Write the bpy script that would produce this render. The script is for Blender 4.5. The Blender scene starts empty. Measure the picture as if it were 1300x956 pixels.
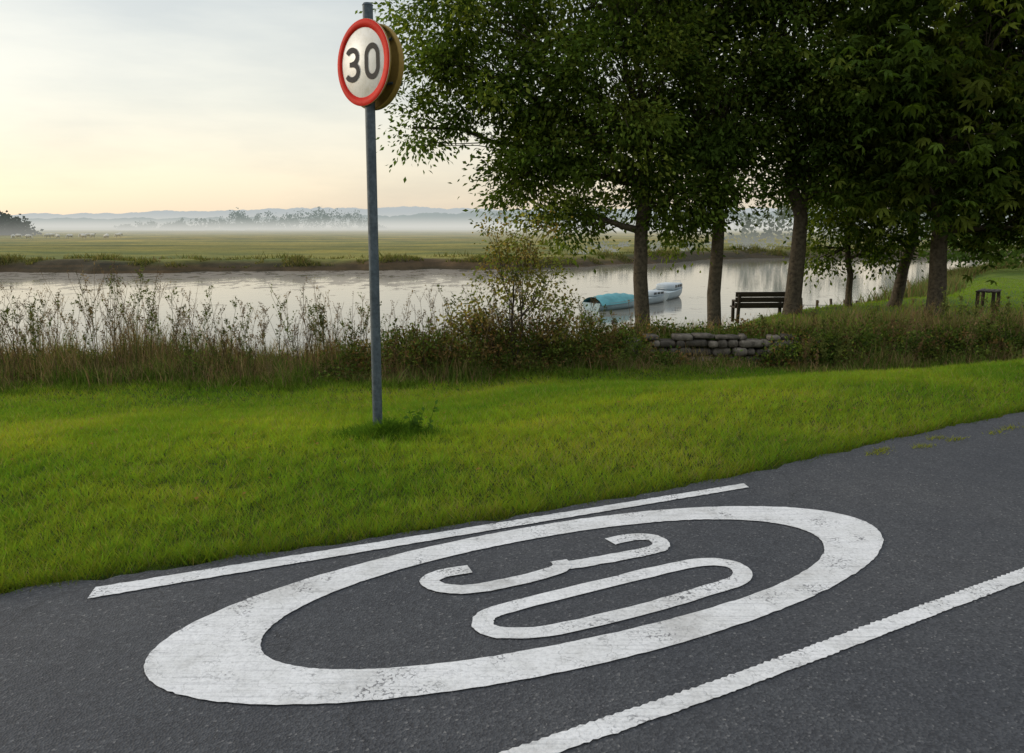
import bpy, math, numpy as np
from mathutils import Vector
S=bpy.context.scene
R=math.radians
rs=np.random.RandomState

# ---------------------------------------------------------------- helpers
def newmesh(name,V,F,mat,col=None,smooth=False,parent=None):
    """F: (M,k) array or list of such arrays"""
    if not isinstance(F,list): F=[F]
    F=[np.asarray(f,dtype=np.int64) for f in F if len(f)]
    V=np.asarray(V,dtype=np.float32)
    me=bpy.data.meshes.new(name)
    me.vertices.add(len(V)); me.vertices.foreach_set('co',V.ravel())
    li=np.concatenate([f.ravel() for f in F]).astype(np.int32)
    tot=np.concatenate([np.full(len(f),f.shape[1]) for f in F])
    st=np.concatenate([[0],np.cumsum(tot)[:-1]]).astype(np.int32)
    me.loops.add(len(li)); me.loops.foreach_set('vertex_index',li)
    me.polygons.add(len(st)); me.polygons.foreach_set('loop_start',st)
    if smooth: me.polygons.foreach_set('use_smooth',np.ones(len(st),dtype=bool))
    me.update(calc_edges=True)
    if col is not None:
        a=me.color_attributes.new('Col','FLOAT_COLOR','POINT')
        c=np.ones((len(V),4),dtype=np.float32); c[:,:3]=col
        a.data.foreach_set('color',c.ravel())
    if mat: me.materials.append(mat)
    ob=bpy.data.objects.new(name,me); S.collection.objects.link(ob)
    if parent: ob.parent=parent
    return ob
def empty(name):
    e=bpy.data.objects.new(name,None); S.collection.objects.link(e); return e
def smooth(x):
    x=np.clip(x,0,1); return x*x*(3-2*x)
def norm(v): return v/np.maximum(np.linalg.norm(v,axis=-1,keepdims=True),1e-9)

class MB:
    """accumulates tubes / boxes in one mesh"""
    def __init__(s): s.V=[];s.F4=[];s.F3=[];s.n=0;s.C=[]
    def add(s,V,F,c=(1,1,1)):
        V=np.asarray(V,float);F=np.asarray(F)
        (s.F4 if F.shape[1]==4 else s.F3).append(F+s.n)
        s.V.append(V);s.C.append(np.tile(c,(len(V),1)));s.n+=len(V)
    def tube(s,P,r,k=8,c=(1,1,1),cap=True):
        P=np.asarray(P,float);r=np.broadcast_to(r,(len(P),));n=len(P)
        T=norm(np.gradient(P,axis=0)); up=np.array([0,0,1.]) if abs(T[0][2])<.8 else np.array([1.,0,0])
        A=norm(np.cross(T,up));B=np.cross(T,A)
        th=np.arange(k)*2*math.pi/k
        V=(P[:,None]+r[:,None,None]*(np.cos(th)[None,:,None]*A[:,None]+np.sin(th)[None,:,None]*B[:,None])).reshape(-1,3)
        i=np.arange(n-1)[:,None]*k;j=np.arange(k)[None]
        F=np.stack([i+j,i+(j+1)%k,i+k+(j+1)%k,i+k+j],-1).reshape(-1,4)
        s.add(V,F,c)
        if cap:
            for e,q in ((0,P[0]),(n-1,P[-1])):
                VV=np.vstack([V[e*k:e*k+k],q]);jj=np.arange(k)
                s.add(VV,np.stack([jj,(jj+1)%k,np.full(k,k)],-1),c)
    def box(s,c,d,rot=None,col=(1,1,1),bev=0.12):
        d=np.asarray(d,float)/2;b=min(d)*bev*2
        import bmesh
        bm=bmesh.new();bmesh.ops.create_cube(bm,size=2)
        for v in bm.verts: v.co=Vector((v.co.x*d[0],v.co.y*d[1],v.co.z*d[2]))
        bmesh.ops.bevel(bm,geom=bm.edges[:],offset=b,segments=1,affect='EDGES')
        bmesh.ops.triangulate(bm,faces=bm.faces[:])
        V=np.array([v.co[:] for v in bm.verts]);F=np.array([[v.index for v in f.verts] for f in bm.faces]);bm.free()
        if rot is not None: V=V@np.asarray(rot).T
        s.add(V+np.asarray(c),F,col)
    def make(s,name,mat,sm=False,parent=None):
        F=[]
        if s.F4:F.append(np.vstack(s.F4))
        if s.F3:F.append(np.vstack(s.F3))
        return newmesh(name,np.vstack(s.V),F,mat,np.vstack(s.C),sm,parent)
def rotz(a): return np.array([[math.cos(a),-math.sin(a),0],[math.sin(a),math.cos(a),0],[0,0,1]])

# ---------------------------------------------------------------- materials
def mat(name):
    m=bpy.data.materials.new(name);m.use_nodes=True;nt=m.node_tree
    for n in list(nt.nodes): nt.nodes.remove(n)
    return m,nt,nt.nodes.new('ShaderNodeOutputMaterial')
def N(nt,t,**k):
    n=nt.nodes.new(t)
    for a,b in k.items(): setattr(n,a,b)
    return n
def L(nt,a,b): nt.links.new(a,b)
def noise(nt,scale,detail=4,rough=.6,vec=None):
    n=N(nt,'ShaderNodeTexNoise');n.inputs['Scale'].default_value=scale;n.inputs['Detail'].default_value=detail;n.inputs['Roughness'].default_value=rough
    if vec is None:
        g=N(nt,'ShaderNodeNewGeometry');vec=g.outputs['Position']
    L(nt,vec,n.inputs['Vector']);return n.outputs['Fac']
def ramp(nt,fac,stops):
    r=N(nt,'ShaderNodeValToRGB');e=r.color_ramp.elements
    while len(e)<len(stops): e.new(.5)
    for x,(p,c) in zip(e,stops):
        x.position=p;x.color=(*c,1)
    L(nt,fac,r.inputs['Fac']);return r.outputs['Color']
def mul(nt,a,b,fac=1,mode='MULTIPLY'):
    m=N(nt,'ShaderNodeMix',data_type='RGBA',blend_type=mode);m.inputs[0].default_value=fac
    for s,i in ((a,6),(b,7)):
        if isinstance(s,(tuple,list)): m.inputs[i].default_value=(*s,1)
        else: L(nt,s,m.inputs[i])
    return m.outputs[2]
def maprange(nt,v,a,b,c=0,d=1):
    m=N(nt,'ShaderNodeMapRange',interpolation_type='SMOOTHSTEP');L(nt,v,m.inputs[0])
    for i,x in zip((1,2,3,4),(a,b,c,d)): m.inputs[i].default_value=x
    return m.outputs[0]
def math_(nt,op,a,b):
    m=N(nt,'ShaderNodeMath',operation=op)
    for i,x in enumerate((a,b)):
        if isinstance(x,(int,float)): m.inputs[i].default_value=x
        else: L(nt,x,m.inputs[i])
    return m.outputs[0]
def princ(nt,o,base,rough=.8,bump=None,bs=.3,bd=.01,spec=.3,metal=0):
    p=N(nt,'ShaderNodeBsdfPrincipled')
    if isinstance(base,(tuple,list)): p.inputs['Base Color'].default_value=(*base,1)
    else: L(nt,base,p.inputs['Base Color'])
    p.inputs['Roughness'].default_value=rough
    p.inputs['Specular IOR Level'].default_value=spec;p.inputs['Metallic'].default_value=metal
    if bump is not None:
        b=N(nt,'ShaderNodeBump');b.inputs['Strength'].default_value=bs;b.inputs['Distance'].default_value=bd
        L(nt,bump,b.inputs['Height']);L(nt,b.outputs[0],p.inputs['Normal'])
    L(nt,p.outputs[0],o.inputs['Surface']);return p
def attrcol(nt):
    a=N(nt,'ShaderNodeAttribute');a.attribute_name='Col';return a.outputs['Color']
def leafmat(name,trans=.45,tint=(1.25,1.35,.6)):
    m,nt,o=mat(name);c=attrcol(nt)
    d=N(nt,'ShaderNodeBsdfDiffuse');L(nt,c,d.inputs[0])
    t=N(nt,'ShaderNodeBsdfTranslucent');L(nt,mul(nt,c,tint),t.inputs[0])
    x=N(nt,'ShaderNodeMixShader');x.inputs[0].default_value=trans
    L(nt,d.outputs[0],x.inputs[1]);L(nt,t.outputs[0],x.inputs[2])
    L(nt,x.outputs[0],o.inputs[0]);return m
M_leaf=leafmat('foliage_leaves',.42,(1.4,1.4,.6))
M_grass=leafmat('grass_blades',.5,(1.25,1.25,.6))
M_weed=leafmat('weed_stalks',.4,(1.2,1.1,.8))
def attrmat(name,ns=20,rough=.8,amt=.5,bd=.01,spec=.3,bs=.4):
    m,nt,o=mat(name);n=noise(nt,ns,4)
    c=mul(nt,attrcol(nt),ramp(nt,n,[(.3,(1-amt,)*3),(.7,(1+amt*.5,)*3)]))
    princ(nt,o,c,rough,n,bs,bd,spec);return m
M_bark=attrmat('bark',14,.9,.6,.03,.15,.8)
M_stone=attrmat('stone',9,.9,.65,.03,.15,1)
M_wood=attrmat('weathered_wood',25,.8,.4,.005)
M_paint=attrmat('boat_paint',6,.35,.12,.002,.5,.1)
M_tarp=attrmat('boat_tarpaulin',3,.6,.3,.05,.3,.6)
M_wool=attrmat('wool',8,.95,.2,.03)
MIST=(.67,.67,.62)

m,nt,o=mat('ground_grass_soil_haze');M_ground=m
n1=noise(nt,1.3,4);n2=noise(nt,28,3);n3=noise(nt,.06,6,.65)
g=N(nt,'ShaderNodeNewGeometry').outputs['Position']
mp=N(nt,'ShaderNodeMapping');mp.inputs['Scale'].default_value=(.012,.07,1);L(nt,g,mp.inputs['Vector']);n4=noise(nt,1.6,5,.6,mp.outputs[0])
c=mul(nt,attrcol(nt),ramp(nt,n1,[(.3,(.72,.74,.7)),(.7,(1.25,1.2,1.1))]))
c=mul(nt,c,ramp(nt,n2,[(.3,(.6,.6,.6)),(.7,(1.3,1.3,1.3))]))
c=mul(nt,c,ramp(nt,n3,[(.35,(.72,.76,.80)),(.62,(1.28,1.14,1.0))]))
c=mul(nt,c,ramp(nt,n4,[(.38,(.60,.70,.70)),(.6,(1.32,1.14,1.0))]))
d=N(nt,'ShaderNodeBsdfPrincipled');L(nt,c,d.inputs['Base Color']);d.inputs['Roughness'].default_value=.95;d.inputs['Specular IOR Level'].default_value=.1
b=N(nt,'ShaderNodeBump');b.inputs['Strength'].default_value=.6;b.inputs['Distance'].default_value=.03;L(nt,n2,b.inputs['Height']);L(nt,b.outputs[0],d.inputs['Normal'])
e=N(nt,'ShaderNodeEmission');e.inputs[0].default_value=(*MIST,1);e.inputs[1].default_value=1  # distance haze painted into the ground as emission, stronger along Y
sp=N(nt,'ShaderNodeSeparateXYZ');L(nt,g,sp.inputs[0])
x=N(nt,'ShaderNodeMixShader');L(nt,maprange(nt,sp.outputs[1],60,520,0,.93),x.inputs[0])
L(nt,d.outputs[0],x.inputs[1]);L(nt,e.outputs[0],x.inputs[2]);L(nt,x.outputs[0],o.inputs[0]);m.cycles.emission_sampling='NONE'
# asphalt
m,nt,o=mat('asphalt');M_asph=m
g=N(nt,'ShaderNodeNewGeometry').outputs['Position']
v=N(nt,'ShaderNodeTexVoronoi');v.inputs['Scale'].default_value=125;L(nt,g,v.inputs['Vector'])
sp=ramp(nt,v.outputs['Color'],[(.0,(.026,.027,.031)),(.5,(.047,.050,.056)),(.85,(.07,.073,.08)),(1,(.19,.185,.18))])
big=noise(nt,.7,3,.55);mid=noise(nt,6,3)
c=mul(nt,sp,ramp(nt,big,[(.32,(.84,.86,.89)),(.68,(1.16,1.14,1.1))]))
c=mul(nt,c,ramp(nt,mid,[(.3,(.88,.88,.89)),(.7,(1.10,1.10,1.08))]))
v2=N(nt,'ShaderNodeTexVoronoi',feature='DISTANCE_TO_EDGE');v2.inputs['Scale'].default_value=.42
wv=N(nt,'ShaderNodeVectorMath',operation='ADD');L(nt,g,wv.inputs[0])
nn=N(nt,'ShaderNodeTexNoise');nn.inputs['Scale'].default_value=3;nn.inputs['Detail'].default_value=5;L(nt,g,nn.inputs['Vector'])
sc=N(nt,'ShaderNodeVectorMath',operation='SCALE');sc.inputs['Scale'].default_value=.5;L(nt,nn.outputs['Color'],sc.inputs[0]);L(nt,sc.outputs[0],wv.inputs[1])
L(nt,wv.outputs[0],v2.inputs['Vector'])
c=mul(nt,c,ramp(nt,v2.outputs['Distance'],[(0,(.62,.62,.62)),(.004,(1,1,1))]))
princ(nt,o,c,.78,v.outputs['Distance'],.7,.004,.38)
# road paint : worn thermoplastic with hairline cracks, scuffs and aggregate showing through
m,nt,o=mat('road_marking_paint');M_mark=m
g=N(nt,'ShaderNodeNewGeometry').outputs['Position']
mp=N(nt,'ShaderNodeMapping');mp.inputs['Rotation'].default_value=(0,0,R(-23.9));mp.inputs['Scale'].default_value=(3,70,1);L(nt,g,mp.inputs['Vector'])
st=noise(nt,1.0,4,.6,mp.outputs[0]);w1=noise(nt,75,4,.75);w2=noise(nt,2.6,5,.7)
c=mul(nt,ramp(nt,w1,[(.28,(.52,.52,.52)),(.5,(.71,.712,.71)),(.7,(.79,.79,.79))]),ramp(nt,w2,[(.34,(.72,.71,.69)),(.46,(.90,.90,.89)),(.58,(1,1,1))]))
c=mul(nt,c,ramp(nt,st,[(.3,(.78,.78,.79)),(.5,(1,1,1))]))
v2=N(nt,'ShaderNodeTexVoronoi',feature='DISTANCE_TO_EDGE');v2.inputs['Scale'].default_value=5
nn=N(nt,'ShaderNodeTexNoise');nn.inputs['Scale'].default_value=12;nn.inputs['Detail'].default_value=4;L(nt,g,nn.inputs['Vector'])
sc=N(nt,'ShaderNodeVectorMath',operation='SCALE');sc.inputs['Scale'].default_value=.15;L(nt,nn.outputs['Color'],sc.inputs[0])
wv=N(nt,'ShaderNodeVectorMath',operation='ADD');L(nt,g,wv.inputs[0]);L(nt,sc.outputs[0],wv.inputs[1]);L(nt,wv.outputs[0],v2.inputs['Vector'])
c=mul(nt,c,ramp(nt,v2.outputs['Distance'],[(0,(.68,.68,.68)),(.012,(1,1,1))]))
pit=N(nt,'ShaderNodeTexVoronoi');pit.inputs['Scale'].default_value=95;L(nt,g,pit.inputs['Vector'])
pn=noise(nt,4,4,.7)
pf=math_(nt,'MULTIPLY',maprange(nt,pit.outputs['Distance'],.60,.73),maprange(nt,pn,.50,.64))
c=mul(nt,c,ramp(nt,pf,[(0,(1,1,1)),(1,(.32,.32,.33))]))
princ(nt,o,c,.6,w1,.7,.004,.35)
# water
m,nt,o=mat('river_water');M_water=m
g=N(nt,'ShaderNodeNewGeometry').outputs['Position']
mp=N(nt,'ShaderNodeMapping');mp.inputs['Scale'].default_value=(.5,1.3,1);L(nt,g,mp.inputs['Vector'])
wn=noise(nt,1.6,3,.55,mp.outputs[0])
p=princ(nt,o,(.20,.19,.16),.07,wn,.10,.05,.5);p.inputs['IOR'].default_value=1.33
mp2=N(nt,'ShaderNodeMapping');mp2.inputs['Scale'].default_value=(.9,.55,1);L(nt,g,mp2.inputs['Vector'])
mn=noise(nt,1.0,5,.72,mp2.outputs[0])
sp=N(nt,'ShaderNodeSeparateXYZ');L(nt,g,sp.inputs[0])
band=math_(nt,'MULTIPLY',maprange(nt,sp.outputs[1],40,57),maprange(nt,sp.outputs[0],-4,8,1,0))
thr=math_(nt,'ADD',mn,math_(nt,'MULTIPLY',band,.20))
mud=N(nt,'ShaderNodeBsdfPrincipled');mud.inputs['Base Color'].default_value=(.20,.17,.13,1);mud.inputs['Roughness'].default_value=.6;mud.inputs['Specular IOR Level'].default_value=.15
x=N(nt,'ShaderNodeMixShader');L(nt,maprange(nt,thr,.62,.68,0,.72),x.inputs[0]);L(nt,p.outputs[0],x.inputs[1]);L(nt,mud.outputs[0],x.inputs[2]);L(nt,x.outputs[0],o.inputs[0])
# metal pole, sign
m,nt,o=mat('galvanised_pole');M_pole=m
n=noise(nt,40,4,.7);n_=noise(nt,5,4)
princ(nt,o,mul(nt,ramp(nt,n,[(.3,(.055,.072,.085)),(.7,(.10,.125,.145))]),ramp(nt,n_,[(.4,(.7,.74,.76)),(.6,(1.1,1.1,1.1))])),.6,n,.2,.002,.3,.1)
def signm(name,col,r=.4,spec=.35):
    m,nt,o=mat(name);n=noise(nt,14,5,.7);n2=noise(nt,90,3)
    princ(nt,o,mul(nt,mul(nt,col,ramp(nt,n,[(.3,(.82,.80,.74)),(.55,(1,1,1))])),ramp(nt,n2,[(.28,(.8,.8,.77)),(.4,(1,1,1))])),r,n,.05,.002,spec);return m
M_red=signm('sign_red',(.60,.022,.010),.6,.1);M_white=signm('sign_white',(.78,.77,.73));M_black=signm('sign_black',(.012,.012,.014),.6,.15);M_back=signm('sign_back_olive',(.26,.175,.045),.6,.12)
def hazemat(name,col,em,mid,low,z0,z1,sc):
    """distant vegetation with mist painted in as emission: mist share rises towards the ground"""
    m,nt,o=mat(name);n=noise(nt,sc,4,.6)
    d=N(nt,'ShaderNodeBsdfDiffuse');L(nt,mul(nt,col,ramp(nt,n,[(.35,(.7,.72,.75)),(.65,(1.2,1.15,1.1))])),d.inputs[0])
    e=N(nt,'ShaderNodeEmission')  # glow mixed into the surface in place of real mist
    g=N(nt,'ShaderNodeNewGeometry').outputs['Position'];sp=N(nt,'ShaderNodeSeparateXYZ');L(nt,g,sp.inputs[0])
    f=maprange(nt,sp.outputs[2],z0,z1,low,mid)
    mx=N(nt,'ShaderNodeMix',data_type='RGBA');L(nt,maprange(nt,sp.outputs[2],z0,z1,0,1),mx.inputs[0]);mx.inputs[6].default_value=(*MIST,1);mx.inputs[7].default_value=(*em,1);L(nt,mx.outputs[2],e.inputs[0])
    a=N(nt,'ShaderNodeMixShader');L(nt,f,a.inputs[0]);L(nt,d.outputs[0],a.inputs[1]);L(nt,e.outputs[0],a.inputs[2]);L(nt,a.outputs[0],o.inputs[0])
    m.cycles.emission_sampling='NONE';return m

# ---------------------------------------------------------------- terrain
NX,NY=zip(*[(-3000,17),(-1,17),(1.5,19),(3,22.5),(6,26),(9.5,29),(13,32),(19,41),(27,54),(40,64),(90,72),(3000,100)])
FX,FY=zip(*[(-3000,58),(-60,60),(-20,63),(0,66),(10,74),(20,84),(40,92),(100,100),(3000,130)])
def pdist(X,Y,PX,PY):
    D=np.full(X.shape,1e9)
    for i in range(len(PX)-1):
        ax,ay,bx,by=PX[i],PY[i],PX[i+1],PY[i+1];dx,dy=bx-ax,by-ay
        t=np.clip(((X-ax)*dx+(Y-ay)*dy)/(dx*dx+dy*dy),0,1)
        D=np.minimum(D,np.hypot(X-ax-t*dx,Y-ay-t*dy))
    return D
def farwig(X): return 1.0*np.sin(X*.17)+.7*np.sin(X*.41+1)+.5*np.sin(X*.93+2*np.sin(X*.2))+.3*np.sin(X*2.1)
def rfar(X,Y): return pdist(X,Y,FX,FY)*np.where(Y>np.interp(X,FX,FY),1,-1)+farwig(X)
def loc(X,Y):
    dx=X+1.74;dy=Y-3.18
    return .9142*dx+.4053*dy,.4053*dx-.9142*dy
def W(s,t): return -1.74+.9142*s+.4053*t, 3.18+.4053*s-.9142*t
TE=([-60,-6,-.34,.5,1.3,2.4,3.27,3.9,4.69,5.65,6.65,10,20,60],[-1.5,-.3,-.12,-.10,-.065,-.08,-.13,-.21,-.33,-.46,-.56,-.75,.3,15])
def te(s): return np.interp(s,*TE)
def Yb(X): return np.interp(X,[-60,-8,-1.5,.5,9,16,60],[11.5,11.5,11.8,12.6,13.0,15,24])+.16*np.sin(X*1.9)+.10*np.sin(X*4.7+1)
def wob(X,Y): return .5*np.sin(X*.9+1.3*np.sin(Y*.7))+.5*np.sin(Y*1.3+.8*X+2)
def H(X,Y):
    X=np.asarray(X,float);Y=np.asarray(Y,float)
    s,t=loc(X,Y);d=te(s)-t;dv=np.maximum(Yb(X)-Y,0);dd=np.maximum(d-.8,0)
    z=-.85*smooth(dd/(dd+dv+.01))
    z=z+(.030*wob(X,Y)+.012*np.sin(X*3.1+2*np.sin(Y*2.3))*np.sin(Y*3.7+X))*smooth(d/1.5)
    z=z-.035*(1-smooth((d+.08)/.12))
    z=z+.035*smooth((t-te(s)-5.2)/.3)
    pl=smooth((Y-14.0)/.25)*smooth((X-1.0)/1.3)
    z=z*(1-pl)+(-.42-.034*np.clip(Y-14,0,24)+.02*wob(X*.7,Y*.7))*pl
    rn=pdist(X,Y,NX,NY)*np.where(Y<np.interp(X,NX,NY),1,-1)
    rf=rfar(X,Y)
    Wd=np.interp(X,[0,4],[3.,5.])
    a=smooth((rn+1.6)/(Wd+1.6));zn=-3.2+(z+3.2)*a
    b=smooth((rf+2)/(6.4+.8*np.sin(X*.23)));zf=-3.2+(1.85+.06*np.sin(X*.08)+.08*np.sin(Y*.05+X*.02)+.05*np.sin(X*.7+Y*.3))*b
    mid=(np.interp(X,NX,NY)+np.interp(X,FX,FY))/2
    return np.where(Y<mid,zn,zf)
def axis(lo,hi,step,far0,far1,g=1.12):
    a=list(np.arange(lo,hi,step));x=hi;s=step
    while x<far1: a.append(x);s*=g;x+=s
    a.append(far1)
    x=lo;s=step;b=[]
    while x>far0: s*=g;x-=s;b.append(max(x,far0))
    return np.array(b[::-1]+a)
xs=axis(-12,14,.16,-3000,3000,1.045);ys=axis(1,30,.16,-60,30.01)
ys=np.concatenate([ys[ys<30],np.arange(30,100,.6),100*1.09**np.arange(0,40)])
XX,YY=np.meshgrid(xs,ys);ZZ=H(XX,YY)
nx,ny=len(xs),len(ys)
i=np.arange(ny-1)[:,None]*nx;j=np.arange(nx-1)[None]
F=np.stack([i+j,i+j+1,i+nx+j+1,i+nx+j],-1).reshape(-1,4)
near=YY<np.interp(XX,NX,NY)+2
col=np.zeros(XX.shape+(3,))
col[:]=(.06,.085,.02)
plat=(YY>14.1)&(XX>1)&near
col[plat]=(.10,.16,.03)
far=~near
fieldc=np.array([.16,.18,.055])*(1+.12*np.sin(YY*.11+.7*np.sin(XX*.03)))[...,None]
fieldc=fieldc+np.array([.05,.03,.01])*smooth((YY-90)/60)[...,None]
col[far]=fieldc[far]
rf=rfar(XX,YY)
mud=(1-smooth((rf-2.6-.5*np.sin(XX*.5))/2.6))*far+smooth((-1.6-ZZ)/.3)*near
mud=mud[...,None]
col=col*(1-mud)+np.array([.062,.052,.036])*mud
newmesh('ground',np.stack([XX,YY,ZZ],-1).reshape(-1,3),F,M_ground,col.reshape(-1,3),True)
newmesh('river',[(-3000,10,-2.2),(3000,10,-2.2),(3000,140,-2.2),(-3000,140,-2.2)],np.array([[0,1,2,3]]),M_water)

# ---------------------------------------------------------------- road
ss=np.concatenate([np.linspace(-60,-3,20),np.arange(-2.9,9,.06),np.linspace(9.2,60,30)])
r=rs(3);V=[];tt=np.array([0,1,2,3,4,5.])
for q in ss:
    jit=.012*math.sin(q*7.3)+.010*math.sin(q*17+1)+.010*r.randn()*(-3<q<9)
    for k in tt:
        x,y=W(q,te(q)+k+(jit if k==0 else 0));V.append((x,y,0.004))
k=len(tt);i=np.arange(len(ss)-1)[:,None]*k;j=np.arange(k-1)[None]
newmesh('road',V,np.stack([i+j,i+k+j,i+k+j+1,i+j+1],-1).reshape(-1,4)[:,::-1],M_asph)
ZM=.009
def toW(P,z=ZM):
    P=np.asarray(P,float);x,y=W(P[:,0],P[:,1]);return np.stack([x,y,np.full(len(x),z)],-1)
def ribbon(P,w,closed=False):
    P=np.asarray(P,float)
    if closed: T=np.roll(P,-1,0)-np.roll(P,1,0)
    else: T=np.gradient(P,axis=0)
    T=norm(T);Nn=np.stack([-T[:,1],T[:,0]],-1)
    w=np.broadcast_to(w,(len(P),))[:,None]
    V=np.concatenate([P+Nn*w/2,P-Nn*w/2]);n=len(P);i=np.arange(n if closed else n-1);j=(i+1)%n
    return V,np.stack([i,j,n+j,n+i],-1)
def catmull(P,n=8,closed=False):
    P=np.asarray(P,float);m=len(P);out=[]
    rng=range(m) if closed else range(m-1)
    for i in rng:
        g=lambda k:P[k%m] if closed else P[min(max(k,0),m-1)]
        p0,p1,p2,p3=g(i-1),g(i),g(i+1),g(i+2)
        for t in np.arange(n)/n:
            out.append(.5*((2*p1)+(-p0+p2)*t+(2*p0-5*p1+4*p2-p3)*t*t+(-p0+3*p1-3*p2+p3)*t**3))
    if not closed: out.append(P[-1])
    return np.array(out)
def up(F,V):
    a=V[F[0][0]];b=V[F[0][1]];c=V[F[0][2]]
    n=np.cross(b-a,c-b);return F if n[2]>0 else F[:,::-1]
def mark(name,V2,F,parent=None,z=ZM):
    V=toW(V2,z);V[:,:2]+=r.randn(len(V),2)*.0016;return newmesh(name,V,up(F,V),M_mark,None,False,parent)
q=np.linspace(0,3.37,150);wd=np.interp(q,[0,1.5,3.37],[.102,.082,.068]);top=np.stack([q+.012,q*0-.006],-1)
bot=top+np.stack([q*0-.02,wd],-1);n=len(q);i=np.arange(n-1)
mark('edge_line_marking',np.vstack([top,bot]),np.stack([i,i+1,n+i+1,n+i],-1))
q=np.linspace(-6,12,1100);tc=np.interp(q,[-6,0,1.95,3.7,6,12],[1.9,1.73,1.60,1.43,1.18,.9])
rib=.0032*((np.arange(len(q))%2)*2-1)
V2=np.vstack([np.stack([q,tc+.002+rib],-1),np.stack([q,tc+.08+rib*.3],-1)]);n=len(q);i=np.arange(n-1)
mark('centre_line_marking',V2,np.stack([i,i+1,n+i+1,n+i],-1))
outer=[(.19,.8),(.21,.68),(.38,.49),(.61,.345),(.98,.225),(1.66,.122),(2.1,.115),(2.52,.145),(3.07,.27),(3.38,.46),(3.53,.7),(3.41,.97),(3.12,1.13),(2.75,1.24),(2.3,1.33),(1.77,1.36),(1.28,1.34),(.85,1.25),(.52,1.12),(.29,.96)]
inner=[(.58,.75),(.63,.64),(.82,.49),(1.19,.34),(1.79,.265),(2.44,.285),(2.94,.44),(3.16,.66),(3.11,.89),(2.95,1.01),(2.225,1.18),(1.241,1.157),(.853,1.05),(.661,.939),(.583,.837)]
def fit(P,n=260,h=4):
    P=np.array(P);u=(P[:,0]-1.86)/1.68;v=(P[:,1]-.72)/.65;th=np.arctan2(v,u);rr=np.hypot(u,v)
    A=lambda t:np.stack([np.ones_like(t)]+[f(k*t) for k in range(1,h+1) for f in (np.cos,np.sin)],-1)
    c=np.linalg.lstsq(A(th),rr,rcond=None)[0];t=np.linspace(0,2*math.pi,n,endpoint=False);q=A(t)@c
    return np.stack([1.86+1.68*q*np.cos(t),.72+.65*q*np.sin(t)],-1)
O=fit(outer);I=fit(inner);n=len(O);i=np.arange(n)
mark('speed_roundel_marking',np.vstack([O,I]),np.stack([i,(i+1)%n,n+(i+1)%n,n+i],-1))
three=catmull([(2.22,.435),(2.34,.43),(2.425,.47),(2.43,.55),(2.36,.60),(2.15,.605),(1.97,.60),(1.885,.585)],6)
th2=catmull([(1.895,.535),(1.885,.585),(1.82,.625),(1.6,.65),(1.42,.64),(1.325,.58),(1.30,.50),(1.37,.455),(1.50,.455)],6)
V,F=ribbon(three,.082);a=mark('digit_three_marking',V,F)
V,F=ribbon(th2,.082);mark('lower_bowl',V,F,a,ZM+.001)
zero=catmull([(1.37,.93),(1.42,.875),(1.55,.85),(2.05,.815),(2.42,.80),(2.555,.85),(2.58,.94),(2.50,1.02),(2.3,1.05),(2.0,1.08),(1.6,1.085),(1.43,1.04),(1.37,.985)],6,True)
V,F=ribbon(zero,.082,True);mark('digit_zero_marking',V,F)

# ---------------------------------------------------------------- grass / ribbons
def blades(P,h,w,lean,levels,rg):
    n=len(P);az=rg.rand(n)*2*math.pi;d=np.stack([np.cos(az),np.sin(az),0*az],-1)
    az2=rg.rand(n)*2*math.pi;side=np.stack([np.cos(az2),np.sin(az2),0*az2],-1)
    h=np.asarray(h)[:,None];w=np.asarray(w)[:,None];lean=np.asarray(lean)[:,None]
    if levels==1:
        V=np.stack([P-side*w/2,P+side*w/2,P+d*lean*h+np.array([0,0,1.])*h],1).reshape(-1,3)
        return V,np.arange(3*n).reshape(n,3),3
    Vs=[]
    for k in range(levels+1):
        t=k/levels;c=P+np.array([0,0,1.])*h*(t-.25*lean*t*t)+d*lean*h*(t*t)
        ww=w*(1-t)**.7*.5+.0008
        Vs+= [c-side*ww,c+side*ww]
    V=np.stack(Vs,1).reshape(-1,3);b=np.arange(n)[:,None]*(2*(levels+1))
    F=np.concatenate([np.concatenate([b+2*k,b+2*k+1,b+2*k+3,b+2*k+2],1) for k in range(levels)])
    return V,F,2*(levels+1)
def fbm(X,Y,sd,f0=.5,o=5):
    q=rs(sd);z=0;a=1
    for k in range(o):
        for _ in range(3):
            th=q.rand()*6.28;z=z+a*np.sin((X*math.cos(th)+Y*math.sin(th))*f0*6.28*(.8+.4*q.rand())+q.rand()*6.28+.6*z)
        a*=.6;f0*=1.9
    return z/3.2
# lawn
rg=rs(11);n=400000
Y=3*np.exp(rg.rand(n)*math.log(13.2/3));X=(rg.rand(n)*2-1)*(Y*.70+.5)
s,t=loc(X,Y);d=te(s)-t
ok=(d>.0+.012*rg.randn(n)+.014*np.sin(s*7)+.010*np.sin(s*23))&(Y<Yb(X)+.4);X,Y,d,s=X[ok],Y[ok],np.maximum(d[ok],0),s[ok];n=len(X)
clump=np.clip(.5+.5*fbm(X,Y,5,2.2,3),0,1);tuft=np.clip(.5+.6*fbm(X,Y,8,6.,2),0,1)
h=(.020+.030*rg.rand(n))*(.5+.55*clump+.6*tuft)*(1+.5*np.exp(-d/.06))*(1+.03*Y)
w=.0036*(Y/3.5)**.85*(1+.5*rg.rand(n))
V,F,k=blades(np.stack([X,Y,H(X,Y)-.004],-1),h,w,.3+.9*rg.rand(n),1,rg)
g=np.stack([.130+.07*rg.rand(n),.205+.09*rg.rand(n),.018+.016*rg.rand(n)],-1)
patch=np.clip(.5+.5*fbm(X,Y,6,.22,4),0,1)
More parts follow.
